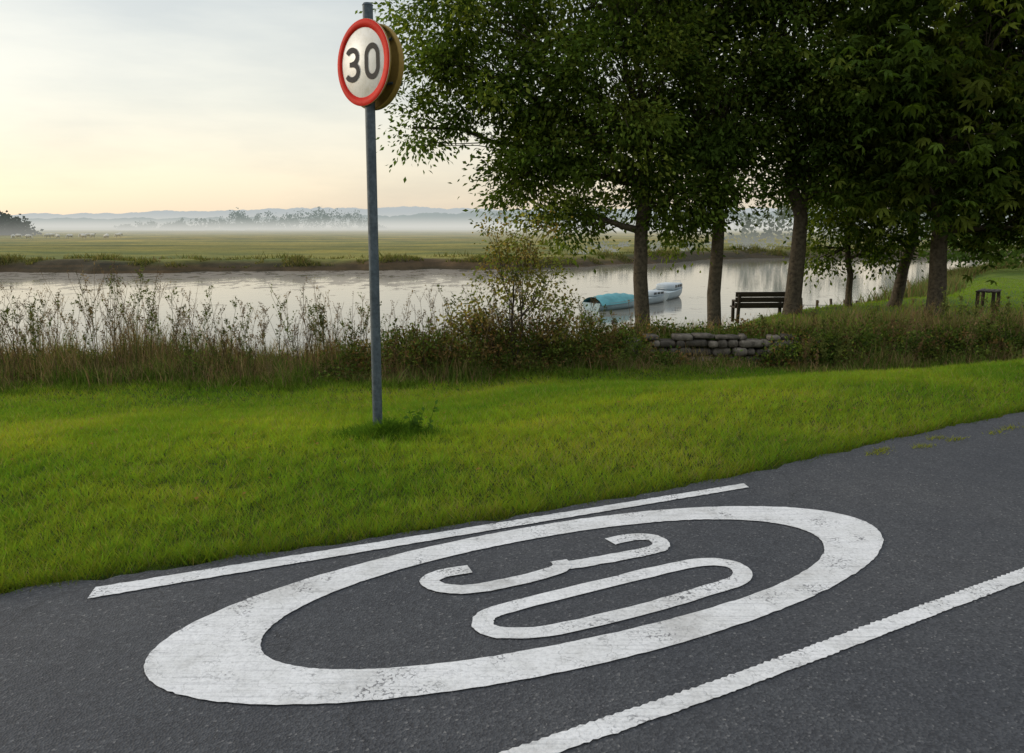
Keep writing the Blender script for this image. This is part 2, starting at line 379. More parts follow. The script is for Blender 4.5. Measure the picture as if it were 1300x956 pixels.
g*=(.52+.44*patch+.24*clump+.32*tuft)[:,None]
g*=1+(patch-.5)[:,None]*np.array([.40,.0,0])
lit_crest=np.exp(-((Y-6.6-.25*X)/1.3)**2)*np.exp(-((X+.6)/3.2)**2);g*=1+lit_crest[:,None]*np.array([.40,.25,.1])  # highlight on the lawn crest painted into the blade colours
dry=rg.rand(n)<.05+.10*(patch>.75);g[dry]=(.30,.27,.11)
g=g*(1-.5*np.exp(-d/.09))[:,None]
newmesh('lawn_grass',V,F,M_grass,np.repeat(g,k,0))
rg=rs(12);n=60000
X=1.5+rg.rand(n)*24;Y=14.3+rg.rand(n)**1.3*30
ok=(Y<np.interp(X,NX,NY)-1)&(X<Y*.75+1);X,Y=X[ok],Y[ok];n=len(X)
V,F,k=blades(np.stack([X,Y,H(X,Y)],-1),.04+.05*rg.rand(n),.012+.014*rg.rand(n),.3+.6*rg.rand(n),1,rg)
g=np.stack([.15+.06*rg.rand(n),.23+.08*rg.rand(n),.02+.02*rg.rand(n)],-1)
newmesh('meadow_grass',V,F,M_grass,np.repeat(g,k,0))
# tussocks on the far bank, breaking the line between meadow and mud
rg=rs(13);n=30000;X=-75+rg.rand(n)*125;o_=1.0+np.abs(rg.randn(n))*2.6
Y=np.interp(X,FX,FY)-farwig(X)+1.5+o_
cl=fbm(X,Y,17,.12,4);ok=cl>-.05;X,Y,cl=X[ok],Y[ok],cl[ok];n=len(X)
V,F,k=blades(np.stack([X,Y,H(X,Y)-.05],-1),(.15+.40*rg.rand(n))*(.5+1.0*np.clip(cl,0,1)),.07+.07*rg.rand(n),.3+.7*rg.rand(n),1,rg)
g=np.array([(.14,.14,.055),(.10,.12,.04),(.19,.16,.08)])[rg.randint(0,3,n)]*(.6+.6*rg.rand(n,1))
newmesh('far_bank_grass',V,F,M_grass,np.repeat(g,k,0))

# riverside weeds
def envelope(X):
    return np.interp(X,[-14,-8,-7,-6.3,-5.5,-4.6,-3.8,-3.2,-2.6,-2,-1.4,-.5,.4,1.2,2,3,4.4,5.2,6,8,12,30],
                       [.75,.75,.95,1.15,.95,.70,.72,1.0,.85,.70,.95,.95,.9,.8,.5,.36,.36,.6,.75,.75,.75,.7])
def weeds(name,n,x0,x1,depth,hf,rg,greens,wid=.008,front=0):
    X=x0+rg.rand(n)*(x1-x0);dy=rg.rand(n)**1.2*depth;Y=Yb(X)+front+dy+.12*rg.randn(n)
    cl=np.clip(.6+.5*fbm(X,Y,len(name),.7,3),.15,1.15)
    hh=envelope(X)*hf*(.45+.55*rg.rand(n))*(.55+.45*smooth((dy+.2)/1.2))*cl
    V,F,k=blades(np.stack([X,Y,H(X,Y)-.02],-1),hh,wid*(1+rg.rand(n)),.15+.7*rg.rand(n)**2,3,rg)
    ci=rg.randint(0,len(greens),n);g=np.array(greens)[ci]*(.6+.7*rg.rand(n))[:,None]
    newmesh(name,V,F,M_weed,np.repeat(g,k,0))
GR=[(.12,.19,.035),(.09,.15,.03),(.16,.20,.045),(.22,.20,.08)]
BR=[(.30,.21,.11),(.21,.15,.08),(.36,.27,.15),(.17,.14,.06)]
weeds('riverside_long_grass',36000,-13,13,2.4,.74,rs(21),GR+BR[:1],.009)
weeds('riverside_dry_grass',22000,-13,10,2.6,1.05,rs(22),BR+GR[2:],.006,.3)
weeds('verge_long_grass',26000,-13,13,.9,.36,rs(23),[(.13,.22,.025),(.10,.17,.02),(.15,.21,.035)],.009,-.4)

def leafmesh(C,A,Nn,l,w,fold=.18):
    A=norm(A);Sd=norm(np.cross(A,Nn));Up=np.cross(Sd,A);l=l[:,None];w=w[:,None]
    m=C+A*l*.45+Up*l*fold*.3
    V=np.stack([C,m-Sd*w,C+A*l-Up*l*fold*.4,m+Sd*w],1).reshape(-1,3)
    return V,np.arange(len(V)).reshape(-1,4)
def rdir(rg,n): return norm(rg.randn(n,3))

def stalks(name,n,x0,x1,rg,hs=1.0,ymin=.1,ymax=1.9,green=.3):
    mb=MB();LC=[];LA=[];LL=[];LCOL=[]
    for _ in range(n):
        x=x0+rg.rand()*(x1-x0);y=float(Yb(x))+ymin+rg.rand()*(ymax-ymin);z=float(H(x,y))
        h=float(envelope(x))*hs*(.55+.75*rg.rand());az=rg.rand()*6.28;ln=.08+.28*rg.rand()
        base=np.array([x,y,z]);t=np.linspace(0,1,5)[:,None]
        P=base+np.hstack([math.cos(az)*ln*h*t**2,math.sin(az)*ln*h*t**2,h*t])
        c=np.array(BR[rg.randint(0,3)])*(.4+.4*rg.rand());kind=rg.rand()
        if kind<green:c=np.array((.10,.12,.035))*(.7+.6*rg.rand())
        mb.tube(P,np.linspace(.0048,.002,5),4,c,False)
        nb=rg.randint(5,12)
        for b in range(nb):
            tt=.35+.65*rg.rand();q=base+np.array([math.cos(az)*ln*h*tt**2,math.sin(az)*ln*h*tt**2,h*tt])
            a=rg.rand()*6.28;bl=h*(.10+.18*rg.rand())*(1.25-tt*.7);e=q+np.array([math.cos(a)*bl*.5,math.sin(a)*bl*.5,bl*.9])
            mb.tube(np.array([q,(q+e)/2+[0,0,-.01],e]),[.0022,.0018,.0012],3,c,False)
            m_=rg.randint(5,14);u=rg.rand(m_,1)*.8+.25
            LC.append(q+(e-q)*u+rg.randn(m_,3)*.010);LA.append(rdir(rg,m_)+[0,0,.6])
            LL.append(np.full(m_,.014+.018*rg.rand()) if kind>green else np.full(m_,.026+.022*rg.rand()));LCOL.append(np.tile(c*(.8+.6*rg.rand()),(m_,1)))
    C=np.vstack(LC);A=np.vstack(LA);Ln=np.concatenate(LL)
    e=empty(name)
    mb.make('stems',M_weed,False,e)
    V,F=leafmesh(C,A,rdir(rg,len(C)),Ln,Ln*.3);newmesh('seed_heads',V,F,M_weed,np.repeat(np.vstack(LCOL),4,0),False,e)
stalks('dock_and_willowherb',420,-13,-1.8,rs(31),1.22,green=.28)
stalks('dock_and_willowherb',110,-1.8,2.2,rs(32),1.1)
stalks('dock_and_willowherb',170,4.4,13,rs(33),.95,.1,1.6,.5)

# ---------------------------------------------------------------- scrub mounds
def scrub(name,mounds,n,rg,ls,cols,stemc=(.07,.055,.035)):
    e=empty(name);mb=MB();CC=[];AA=[];col=[]
    wts=np.array([m[3]*m[5] for m in mounds]);wts=wts/wts.sum()
    for m,wt in zip(mounds,wts):
        cx,cy,cz,rx,ry,rz=m;k=int(n*wt)
        nc=max(6,k//45);cd=rdir(rg,nc);cd[:,2]=np.abs(cd[:,2]);rr=(.5+.62*rg.rand(nc,1))
        cen=np.array([cx,cy,cz])+cd*rr*[rx,ry,rz]
        for q in cen[::3]:
            b=np.array([cx+(q[0]-cx)*.3,cy+(q[1]-cy)*.3,float(H(cx,cy))-.02]);mb.tube(np.array([b,(b+q)/2+rg.randn(3)*.04,q+[0,0,.07+.1*rg.rand()]]),[.007,.005,.002],4,stemc,False)
        id_=rg.randint(0,nc,k);C=cen[id_]+rg.randn(k,3)*[.10,.10,.085]
        A=norm(C-np.array([cx,cy,cz]))+.9*rg.randn(k,3);CC.append(C);AA.append(A)
        cc=np.array(cols)[rg.randint(0,len(cols),nc)][id_]*(.65+.7*rg.rand(k,1))*(.5+1.0*rg.rand(nc,1)[id_]);col.append(cc)
    mb.make('stems',M_bark,False,e)
    C=np.vstack(CC);A=np.vstack(AA);k=len(C);l=ls*(.6+.8*rg.rand(k))
    V,F=leafmesh(C,A,rdir(rg,k)+[0,0,.8],l,l*.28);newmesh('leaves',V,F,M_leaf,np.repeat(np.vstack(col),4,0),False,e)
B1=[(.10,.125,.03),(.07,.105,.025),(.16,.12,.045),(.20,.12,.055),(.12,.15,.035)]
B2=[(.10,.14,.03),(.07,.11,.025),(.13,.16,.035),(.09,.13,.03),(.15,.10,.045),(.05,.08,.02)]
scrub('bramble_scrub',[(-1.5,12.7,-.8,.7,.7,.62),(-.6,12.9,-.8,.8,.7,.75),(.2,13.2,-.85,.9,.8,.85),(1.1,13.4,-.8,.8,.6,.72),(-2.4,12.8,-.85,.6,.6,.45)],24000,rs(41),.05,B1)
scrub('bramble_scrub',[(1.9,13.7,-.8,.6,.5,.5),(5.0,13.65,-.85,.6,.45,.45),(5.8,13.7,-.85,.8,.5,.55),(6.6,13.9,-.85,.7,.6,.62),(7.5,13.9,-.85,.8,.6,.48),(8.3,14.0,-.85,.7,.6,.66),(9.3,14.2,-.85,.9,.6,.52),(2.5,14.5,-.5,.7,.3,.22),(3.3,14.35,-.5,.5,.3,.12),(4.1,14.5,-.5,.7,.3,.18),(4.9,14.4,-.5,.7,.4,.2),(6.3,14.8,-.5,1,.4,.2),(2.6,13.45,-.95,.4,.3,.26),(3.7,13.5,-.95,.35,.25,.14),(4.5,13.5,-.95,.4,.3,.3),(10.3,14.6,-.8,1,.6,.5),(11.8,15,-.8,1,.6,.5)],36000,rs(42),.056,B2)
mm=[(x,12.9+.5*math.sin(x*3),-.95,.5,.6,.28+.10*math.sin(x*2.3)) for x in np.arange(-12.5,-2.5,.62)]
scrub('nettle_bed',mm,20000,rs(43),.05,[(.08,.13,.03),(.11,.16,.035),(.14,.12,.045)])

# ---------------------------------------------------------------- trees
def bez(a,b,rg,n=6,sag=.12):
    a=np.array(a,float);b=np.array(b,float);d=b-a;l=np.linalg.norm(d)
    o=rg.randn(3)*l*sag;o[2]=abs(o[2])*.6
    t=np.linspace(0,1,n)[:,None];return a+d*t+o*4*t*(1-t)*.5+rg.randn(n,3)*l*.012
def tree(name,base,fork,tr,lobes,nclump,per,leaf,cols,seed,palm=False,spread=.27,lean=0,lw=.25,stems=0):
    rg=rs(seed);e=empty(name);mb=MB()
    bz=float(H(base[0],base[1]));B=np.array([base[0],base[1],bz-.1])
    top=max(lobes,key=lambda q:q[2]);tp=np.array(top[:3])
    bc=(.085,.07,.05)
    Fk=np.array([base[0]+lean,base[1],fork])
    tk=np.array([B,B+[0,0,.12],B+(Fk-B)*.15+rg.randn(3)*.01,B+(Fk-B)*.4+rg.randn(3)*.03,B+(Fk-B)*.7+rg.randn(3)*.03,Fk])
    ld=bez(Fk,tp,rg,8,.06)[1:]
    P=np.vstack([tk,ld]);rad=np.concatenate([[tr*1.45,tr*1.25,tr*1.05,tr,tr*.93,tr*.85],np.linspace(tr*.72,tr*.12,7)])
    mb.tube(P,rad,12,bc)
    wts=np.array([(l[3]*l[4]*l[5])**.8*(.55 if l[2]>6.5 else 1) for l in lobes]);wts/=wts.sum()
    CC=[];AA=[];col=[];cols=np.array(cols)
    for l,wt in zip(lobes,wts):
        c=np.array(l[:3]);rad3=np.array(l[3:6])
        hz=min(max(fork-.2+rg.rand()*.5,fork-.3),c[2]);k=np.argmin(abs(P[:,2]-min(hz+max(0,(c[2]-fork))*.35,tp[2])));s0=P[k];r0=min(rad[k]*.7,tr*.55)
        if stems: s0=B+rg.randn(3)*[.05,.05,0];r0=tr
        lim=bez(s0,c+rg.randn(3)*.15*rad3,rg,7,.12)
        mb.tube(lim,np.linspace(r0,min(.03,r0*.5),7),7,bc,False)
        nc=max(5,int(nclump*wt));dd=rdir(rg,nc);rr=(.30+.78*rg.rand(nc,1)**.6)
        lump=1+.20*np.sin(dd[:,:1]*5+seed)*np.cos(dd[:,2:]*6+seed*2)
        cen=c+dd*rr*lump*rad3
        tw=np.array([.022,.016,.010,.005]) if not stems else np.array([.007,.005,.004,.002])
        for q in cen[::2]:
            k=rg.randint(2,7);mb.tube(bez(lim[k],q,rg,4,.15),tw,4,bc,False)
        kk=nc*per;idx=np.repeat(np.arange(nc),per)
        sz=(spread*(.55+.9*rg.rand(nc,1)))[idx]
        C=cen[idx]+rg.randn(kk,3)*sz*[1,1,.7]
        A=norm(C-c)*.5+norm(C-cen[idx])*.6+rg.randn(kk,3)*.5+[0,0,-.35]
        cc=cols[rg.randint(0,len(cols),nc)][idx]*(.5+.95*rg.rand(nc,1)[idx])*(.7+.6*rg.rand(kk,1))
        CC.append(C);AA.append(A);col.append(cc)
    C=np.vstack(CC);A=np.vstack(AA);cc=np.vstack(col);k=len(C)
    mb.make('trunk_and_branches',M_bark,True,e)
    if palm:
        hub=norm(rg.randn(k,3)*.5+[0,-.15,1]);a0=norm(np.cross(hub,rg.randn(k,3)));b0=np.cross(hub,a0)
        Vs=[];Cs=[];sz=leaf*(.7+.5*rg.rand(k))
        for q in range(6):
            th=(q-2.5)*.92;fac=1-.12*abs(q-2.5)
            ax=a0*math.cos(th)+b0*math.sin(th)-hub*.55
            V,F=leafmesh(C,ax,hub,sz*fac,sz*.17*fac,.3);Vs.append(V);Cs.append(np.repeat(cc,4,0))
        V=np.vstack(Vs);F=np.arange(len(V)).reshape(-1,4);newmesh('leaves',V,F,M_leaf,np.vstack(Cs),False,e)
    else:
        l=leaf*(.6+.7*rg.rand(k));V,F=leafmesh(C,A,rdir(rg,k)+[0,0,.7],l,l*lw);newmesh('leaves',V,F,M_leaf,np.repeat(cc,4,0),False,e)
G1=[(.075,.115,.020),(.09,.135,.024),(.14,.175,.032),(.06,.10,.020)]
G2=[(.06,.10,.020),(.075,.12,.022),(.11,.145,.028)]
tree('ash_tree',(3.1,19),1.3,.18,[(2.1,19,4.3,2.2,2.0,2.2),(-.7,18.8,4.6,1.35,1.2,1.1),(-.7,19.1,6.2,1.7,1.4,1.0),(-2.1,18.9,3.7,.75,.7,.5),(-1.5,19,5.2,.9,.8,.6),(.3,18.6,2.5,1.05,1.0,.75),(1.3,18.5,1.75,.9,.9,.65),(2.6,19.6,7.6,3.0,2.4,2.2),(3.4,18.9,2.2,1.1,1,.7),(.9,19,3.3,1.2,1.1,.9)],600,110,.132,G1,101,lean=-.1)
tree('ash_tree',(4.9,19.6),1.6,.165,[(4.6,19.6,4.6,1.9,1.9,2.0),(4.4,19.2,2.3,.9,1,.9),(5.3,19.4,3.0,1.2,1.1,1.0),(4.6,19.8,7.6,2.6,2.2,2.2),(4.0,19.3,1.35,.45,.5,.45)],320,105,.138,G2,102,lean=.05)
tree('ash_tree',(6.8,19.6),1.7,.19,[(6.7,19.6,4.5,2.0,2.0,2.0),(7.3,19.5,2.6,1.1,1.1,.9),(6.2,19.6,7.6,2.6,2.2,2.2),(8.2,19.8,3.6,1.2,1.2,1.2)],340,100,.138,G2,103,lean=.1)
tree('rowan_tree',(9.0,21.6),.6,.085,[(8.9,21.6,1.9,1.3,1.1,1.0),(9.6,21.4,.9,.8,.7,.5),(8.3,21.5,.75,.7,.7,.4),(9.0,21.6,3.2,1.3,1.2,1.2)],140,90,.12,G1,104,lean=-.1)
tree('ash_tree',(10.3,21.8),.9,.15,[(10.4,21.8,3.2,1.8,1.5,1.6),(10.6,21.8,5.8,2.2,1.8,2.2),(9.9,21.4,1.3,.8,.8,.5),(11.4,21.9,2.0,.9,.9,.7)],220,90,.145,G2,105,lean=.35)
tree('horse_chestnut_tree',(9.72,18.6),1.4,.19,[(9.6,18.4,3.4,2.1,1.9,1.5),(8.0,18.1,4.6,1.4,1.5,1.3),(11.6,18.6,3.0,1.6,1.5,1.4),(9.8,18.6,6.6,3.1,2.4,2.2),(12.2,18.8,5.8,2.0,1.8,2.2),(11.5,18.4,1.5,1.2,1.1,.7),(9.0,18.0,2.2,1.0,1.0,.6)],440,21,.27,G1,106,True,.36)
tree('sapling',(.0,12.95),-.1,.014,[(.05,12.9,.75,.42,.40,.62),(-.5,12.8,.25,.42,.35,.5),(.5,13,.45,.40,.35,.55),(.25,13,1.2,.38,.35,.5),(-.25,13,1.15,.34,.3,.45),(-.8,12.8,-.1,.3,.3,.35),(.8,12.9,0,.3,.3,.35)],165,27,.062,[(.19,.18,.045),(.13,.16,.04),(.23,.17,.06)],107,False,.12,0,.3,1)

# ---------------------------------------------------------------- distant vegetation
def farmass(name,items,leaf,col,rg,matn):
    CC=[];cc=[];ll=[]
    for x,y,z,rx,ry,rz,n in items:
        nc=max(4,n//40);cd=rdir(rg,nc)*(.5+.5*rg.rand(nc,1))*[rx,ry,rz]
        id_=rg.randint(0,nc,n);C=np.array([x,y,z])+cd[id_]+rg.randn(n,3)*np.array([rx,ry,rz])*.2
        C[:,2]=np.maximum(C[:,2],-1.7);CC.append(C);ll.append(leaf*rx*(.6+.8*rg.rand(n)));cc.append(np.array(col)*(.6+.8*rg.rand(n,1)))
    C=np.vstack(CC);l=np.concatenate(ll);k=len(C)
    V,F=leafmesh(C,rdir(rg,k),rdir(rg,k),l,l*.4);return newmesh(name,V,F,matn,np.repeat(np.vstack(cc),4,0))
rg=rs(51);it=[]
m_md=hazemat('far_bank_foliage_haze',(.06,.08,.035),(.42,.47,.42),.18,.38,-2,3,.5)
for x in np.arange(30,110,3.2):
    y=104+x*.1+rg.randn()*3;hh=3+3.2*rg.rand()*np.interp(x,[30,50,110],[.3,1,1.2]);it.append((x,y,-1+hh*.6,2.4+rg.rand(),2,hh*.75,260))
for x in np.arange(6,40,2.5):
    y=float(np.interp(x,FX,FY))+6+rg.rand()*4;it.append((x,y,-.9,1.5,1.2,.5+.6*rg.rand(),90))
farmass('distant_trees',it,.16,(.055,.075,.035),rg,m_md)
it=[]
for x,y,h_ in [(25.5,47.5,1.6),(27.5,48.5,2.6),(29.5,49,4.2),(32,51,4.8),(34.5,52,4.4),(37,53,5),(40,54,5.4),(43,55,5),(31,46,2),(35,48,2.6)]:
    it.append((x,y,-1+h_*.5,1.7,1.5,h_*.55,620))
farmass('riverside_trees',it,.13,(.06,.10,.025),rg,M_leaf)
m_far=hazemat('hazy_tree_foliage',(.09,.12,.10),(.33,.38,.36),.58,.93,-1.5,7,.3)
it=[]
for x in np.arange(-330,330,6):
    if rg.rand()<.5+.4*math.sin(x*.03):
        y=400+rg.rand()*50;hh=1+rg.rand()**2*6;it.append((x+rg.randn()*3,y,-1.3+hh*.7,4+rg.rand()*5,3,hh*.8,210))
for x in np.arange(-150,-75,4.5):
    it.append((x,430,3,4,3,3.5+3*rg.rand(),260))
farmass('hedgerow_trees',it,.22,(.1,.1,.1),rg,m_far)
m_dk=hazemat('field_tree_foliage_haze',(.045,.06,.04),(.30,.34,.32),.12,.35,-1.5,5,.3)
it=[(-128+dx,205+rg.rand()*6,z,3.8,3,3,900) for dx,z in ((0,1.0),(-4,2),(-8,3),(3.0,-.2),(-12,3.4))]
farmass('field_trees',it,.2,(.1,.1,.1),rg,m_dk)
def hill(name,Y0,xs_,prof,amp,sc,m,rg,dep):
    X=np.linspace(xs_[0],xs_[1],1800);z=np.interp(X,*prof)
    bump=sum(amp/(k**.6)*np.abs(np.sin(X*k/sc+rg.rand()*9+1.5*np.sin(X*k*.37/sc))) for k in (1,2.3,5.1,11,23))*.42
    z=z+bump;rows=[(0,0),(.45,.45),(.8,.85),(1,1),(1.6,.4)]
    V=np.vstack([np.stack([X,np.full_like(X,Y0+dep*a),-3+(z+3)*b],-1) for a,b in rows]);n=len(X)
    i=np.arange(n-1)[None];k=np.arange(len(rows)-1)[:,None]*n
    newmesh(name,V,np.stack([k+i,k+i+1,k+n+i+1,k+n+i],-1).reshape(-1,4),m,None,True)
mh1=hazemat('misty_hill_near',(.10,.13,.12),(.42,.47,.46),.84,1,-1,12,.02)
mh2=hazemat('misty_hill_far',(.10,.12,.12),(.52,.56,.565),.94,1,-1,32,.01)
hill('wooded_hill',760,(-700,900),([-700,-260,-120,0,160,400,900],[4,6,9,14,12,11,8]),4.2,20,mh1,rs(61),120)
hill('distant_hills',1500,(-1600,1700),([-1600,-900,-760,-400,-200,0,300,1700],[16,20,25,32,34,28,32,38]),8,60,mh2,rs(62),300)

# ---------------------------------------------------------------- stone wall
rg=rs(71);mb=MB()
for row,(z,hh) in enumerate([(-.90,.15),(-.745,.14),(-.60,.13),(-.475,.09)]):
    x=1.9+rg.rand()*.2
    while x<5.3:
        w=.12+.34*rg.rand()**1.5;g=.25+.15*rg.rand()
        rot=rotz(rg.randn()*.08);c=np.array((g,g*.88,g*.72))*(.24+.34*rg.rand())
        if rg.rand()>(.08 if row<3 else .45):mb.box((x+w/2,14.02+rg.randn()*.03+row*.012,z+hh/2-.02+rg.randn()*.008),(w-.012,.3,hh-.010+rg.randn()*.012),rot,c,.25)
        x+=w
mb.make('stone_wall',M_stone)

# ---------------------------------------------------------------- benches
def bench(name,x,y,ang,w,back=True):
    z=float(H(x,y));e=empty(name);Rm=rotz(ang);c=(.05,.038,.028)
    def bx(n,cc,d,tilt=0):
        mb=MB();T=np.array([[1,0,0],[0,math.cos(tilt),-math.sin(tilt)],[0,math.sin(tilt),math.cos(tilt)]])
        mb.box((0,0,0),d,T,c,.08);ob=mb.make(n,M_wood,False,e)
        v=Rm@np.array(cc);ob.location=(x+v[0],y+v[1],z+v[2]);ob.rotation_euler=(0,0,ang)
    for k,dx in enumerate((-w/2+.08,w/2-.08)):
        bx('leg_front_%d'%(k+1),(dx,.42,.2),(.08,.08,.42))
        if back:
            bx('leg_back_%d'%(k+1),(dx,-.03,.40),(.08,.08,.82),.12)
            bx('armrest_%d'%(k+1),(dx,.2,.6),(.07,.5,.04));bx('arm_post_%d'%(k+1),(dx,.42,.5),(.07,.07,.2))
        else: bx('leg_back_%d'%(k+1),(dx,.06,.2),(.08,.08,.42))
    for k,dy in enumerate((.06,.18,.30,.42)): bx('seat_slat_%d'%(k+1),(0,dy,.43),(w,.10,.035))
    if back:
        for k,dz in enumerate((.50,.65,.80)): bx('back_slat_%d'%(k+1),(0,-.02-.12*(dz-.5),dz),(w+.04,.03,.135),.12)
bench('park_bench',6.9,22.3,0.06,1.5)
bench('park_bench',12.75,21.2,.9,1.0,False)
rg=rs(81);mb=MB()
pts=[(8.3+k*.85,24.6+k*.95) for k in range(9)]
for x,y in pts:
    z=float(H(x,y));mb.tube([(x,y,z-.1),(x+.01,y,z+.4),(x+.02*rg.randn(),y,z+.78+.08*rg.rand())],[.05,.048,.045],7,(.10,.08,.06))
P=[np.array((x,y,float(H(x,y))+.62)) for x,y in pts];mb.tube(np.array(P),.008,4,(.1,.1,.1),False)
mb.make('post_and_wire_fence',M_wood)

# reeds on the right bank
rg=rs(82);n=24000
u=rg.rand(n);X=np.interp(u,[0,1],[11,34])+rg.randn(n)*.8;Y=np.interp(X,NX,NY)-3.2+rg.randn(n)*1.1
ok=(X>13.5)|(rg.rand(n)<.25);X,Y=X[ok],Y[ok];n=len(X)
V,F,k=blades(np.stack([X,Y,H(X,Y)-.05],-1),(.35+.6*rg.rand(n))*(1+.3*np.sin(X)),.03+.03*rg.rand(n),.2+.4*rg.rand(n),3,rg)
g=np.array([(.19,.15,.07),(.12,.15,.05),(.14,.19,.05)])[rg.randint(0,3,n)]*(.6+.6*rg.rand(n,1))
newmesh('reed_bed',V,F,M_weed,np.repeat(g,k,0))

# ---------------------------------------------------------------- boats
def hull(mb,Lh,B,D,c,sheer=.18):
    u=np.linspace(0,1,14);prof=[];k=9
    for q in u:
        b=B/2*(1-max(0,(q-.45)/.55)**2.2)*(.88+.12*min(1,q*4));zt=D+sheer*q*q;bm=.25*q**3*D
        th=np.linspace(-math.pi/2,math.pi/2,k)
        for a in th: prof.append(((q-.5)*Lh,b*np.sign(math.sin(a))*abs(math.sin(a))**.6,bm+(zt-bm)*(1-abs(math.cos(a))**.8)-.12))
    V=np.array(prof);i=np.arange(13)[:,None]*k;j=np.arange(k-1)[None]
    mb.add(V,np.stack([i+j,i+j+1,i+k+j+1,i+k+j],-1).reshape(-1,4),c)
    deck=[(p[0],p[1]*.97,p[2]-.02) for t in range(14) for p in (V[t*k],V[t*k+k-1])]
    i=np.arange(13)*2;mb.add(deck,np.stack([i,i+1,i+3,i+2],-1),c)
    mb.add(np.vstack([V[:k]]),np.array([[0,a,a+1] for a in range(1,k-1)]),c)
def place(e,x,y,ang,s=1): e.location=(x,y,-2.2);e.rotation_euler=(0,0,ang);e.scale=(s,s,s)
e=empty('covered_boat');mb=MB();hull(mb,4.4,1.8,.62,(.30,.42,.46));mb.make('hull',M_paint,True,e)
u=np.linspace(0,1,12);k=9;V=[]
for a,q in enumerate(u):
    b=.95*(1-max(0,(q-.45)/.55)**2.2)*.98+.02;pk=.42*math.sin(math.pi*min(1,.18+q*.86))**.6+.05+.03*math.cos(a*math.pi)
    for th in np.linspace(-1,1,k): V.append(((q-.5)*4.3,b*th,.52+.17*q*q+pk*(1-abs(th)**1.8)-.14*(abs(th)>.99)))
i=np.arange(11)[:,None]*k;j=np.arange(k-1)[None]
newmesh('tarpaulin',V,np.stack([i+j,i+j+1,i+k+j+1,i+k+j],-1).reshape(-1,4),M_tarp,np.tile((.10,.33,.36),(len(V),1)),True,e)
place(e,4.55,36.0,R(40),.66)
def cruiser(x,y,a,s):
    e=empty('cabin_cruiser');mb=MB();hull(mb,5.2,2.0,.7,(.36,.43,.46),.3);mb.make('hull',M_paint,True,e)
    mb=MB();mb.box((.25,0,.86),(2.2,1.5,.46),None,(.42,.47,.5),.2);mb.box((1.3,0,.76),(.9,1.2,.26),None,(.42,.47,.5),.3);mb.make('cabin',M_paint,False,e)
    mb=MB()
    for sgn in(-1,1):
        for q in(-.4,.25,.85): mb.box((q,sgn*.756,.92),(.46,.02,.2),None,(.02,.025,.03),.1)
    mb.box((1.36,0,.96),(.02,1.1,.2),None,(.02,.025,.03),.1);mb.make('cabin_windows',M_paint,False,e)
    mb=MB();mb.tube([(2.3,-.3,.8),(2.3,-.3,1.15),(2.3,.3,1.15),(2.3,.3,.8)],.02,6,(.5,.5,.5));mb.make('bow_rail',M_paint,False,e)
    place(e,x,y,a,s)
cruiser(8.0,41.5,R(62),.66);cruiser(6.6,38.6,R(50),.52)

# ---------------------------------------------------------------- sheep
def sheep(x,y,a,graze,rg):
    mb=MB();w=(.62,.6,.53);d=(.5,.47,.4)
    mb.tube([(-.55,0,.62),(-.5,0,.64),(-.3,0,.66),(0,0,.63),(.3,0,.66),(.48,0,.72),(.55,0,.74)],[.04,.2,.29,.31,.29,.2,.05],8,w)
    hd=[(.42,0,.75),(.62,0,.70 if graze else .9),(.72,0,.38 if graze else 1.0),(.80,0,.22 if graze else .96),(.86,0,.12 if graze else .9)]
    mb.tube(hd,[.16,.12,.10,.085,.04],7,w)
    for s in(-1,1): mb.tube([(hd[2][0],s*.06,hd[2][2]+.04),(hd[2][0]-.03,s*.17,hd[2][2]+.03)],[.035,.015],5,d)
    for lx in(-.36,.34):
        for s in(-1,1):
            k=-.05 if lx<0 else .02
            mb.tube([(lx,s*.13,.5),(lx-k*1.2,s*.13,.32),(lx+k*1.6,s*.13,.2),(lx,s*.13,.0)],[.09,.05,.035,.035],6,d)
    mb.tube([(-.52,0,.75),(-.6,0,.6),(-.6,0,.45)],[.05,.05,.03],5,w)
    ob=mb.make('sheep',M_wool,True);ob.location=(x,y,float(H(x,y)));ob.rotation_euler=(0,0,a)
rg=rs(91)
for k in range(18): sheep(-108+k*1.5+rg.randn()*1.2,168+rg.randn()*11,rg.rand()*6.28,rg.rand()<.7,rg)

# ---------------------------------------------------------------- traffic sign
e=empty('speed_limit_sign')
px,py=-1.025,6.04;pz=float(H(px,py))
mb=MB();mb.tube([(px,py,pz-.15),(px,py,1.5),(px,py,3.04)],.037,20,(1,1,1));mb.tube([(px,py,3.04),(px,py,3.055)],[.040,.03],20);mb.make('pole',M_pole,True,e)
nrm=np.array([-.669,-.743,0]);rt=np.array([.743,-.669,0]);upv=np.array([0,0,1.])
C0=np.array([px,py,2.640])
def S3(u,v,w): return C0+rt*u+upv*v+nrm*w
def ringm(name,r0,r1,w0,w1,m,k=72,off=(0,0)):
    th=np.arange(k)*2*math.pi/k;V=[]
    prof=[(r0,w0),(r1-.001,w0),(r1,w0+.001),(r1,w1-.001),(r1-.001,w1),(r0,w1)]
    for rr,w in prof:
        for a in th: V.append(S3(off[0]+rr*math.cos(a),off[1]+rr*math.sin(a),w))
    n=len(prof);i=np.arange(n)[:,None];j=np.arange(k)[None]
    F=np.stack([i*k+j,i*k+(j+1)%k,((i+1)%n)*k+(j+1)%k,((i+1)%n)*k+j],-1).reshape(-1,4)
    if r0<1e-6: F=F[:(n-1)*k]
    return newmesh(name,V,F,m,None,False,e)
ringm('front_plate',.0,.298,.050,.056,M_white)
ringm('red_border',.240,.2975,.056,.058,M_red)
ringm('front_plate_rim',.290,.2995,.042,.054,M_back)
ringm('rear_plate',.0,.296,-.066,-.060,M_back,off=(.01,-.02))
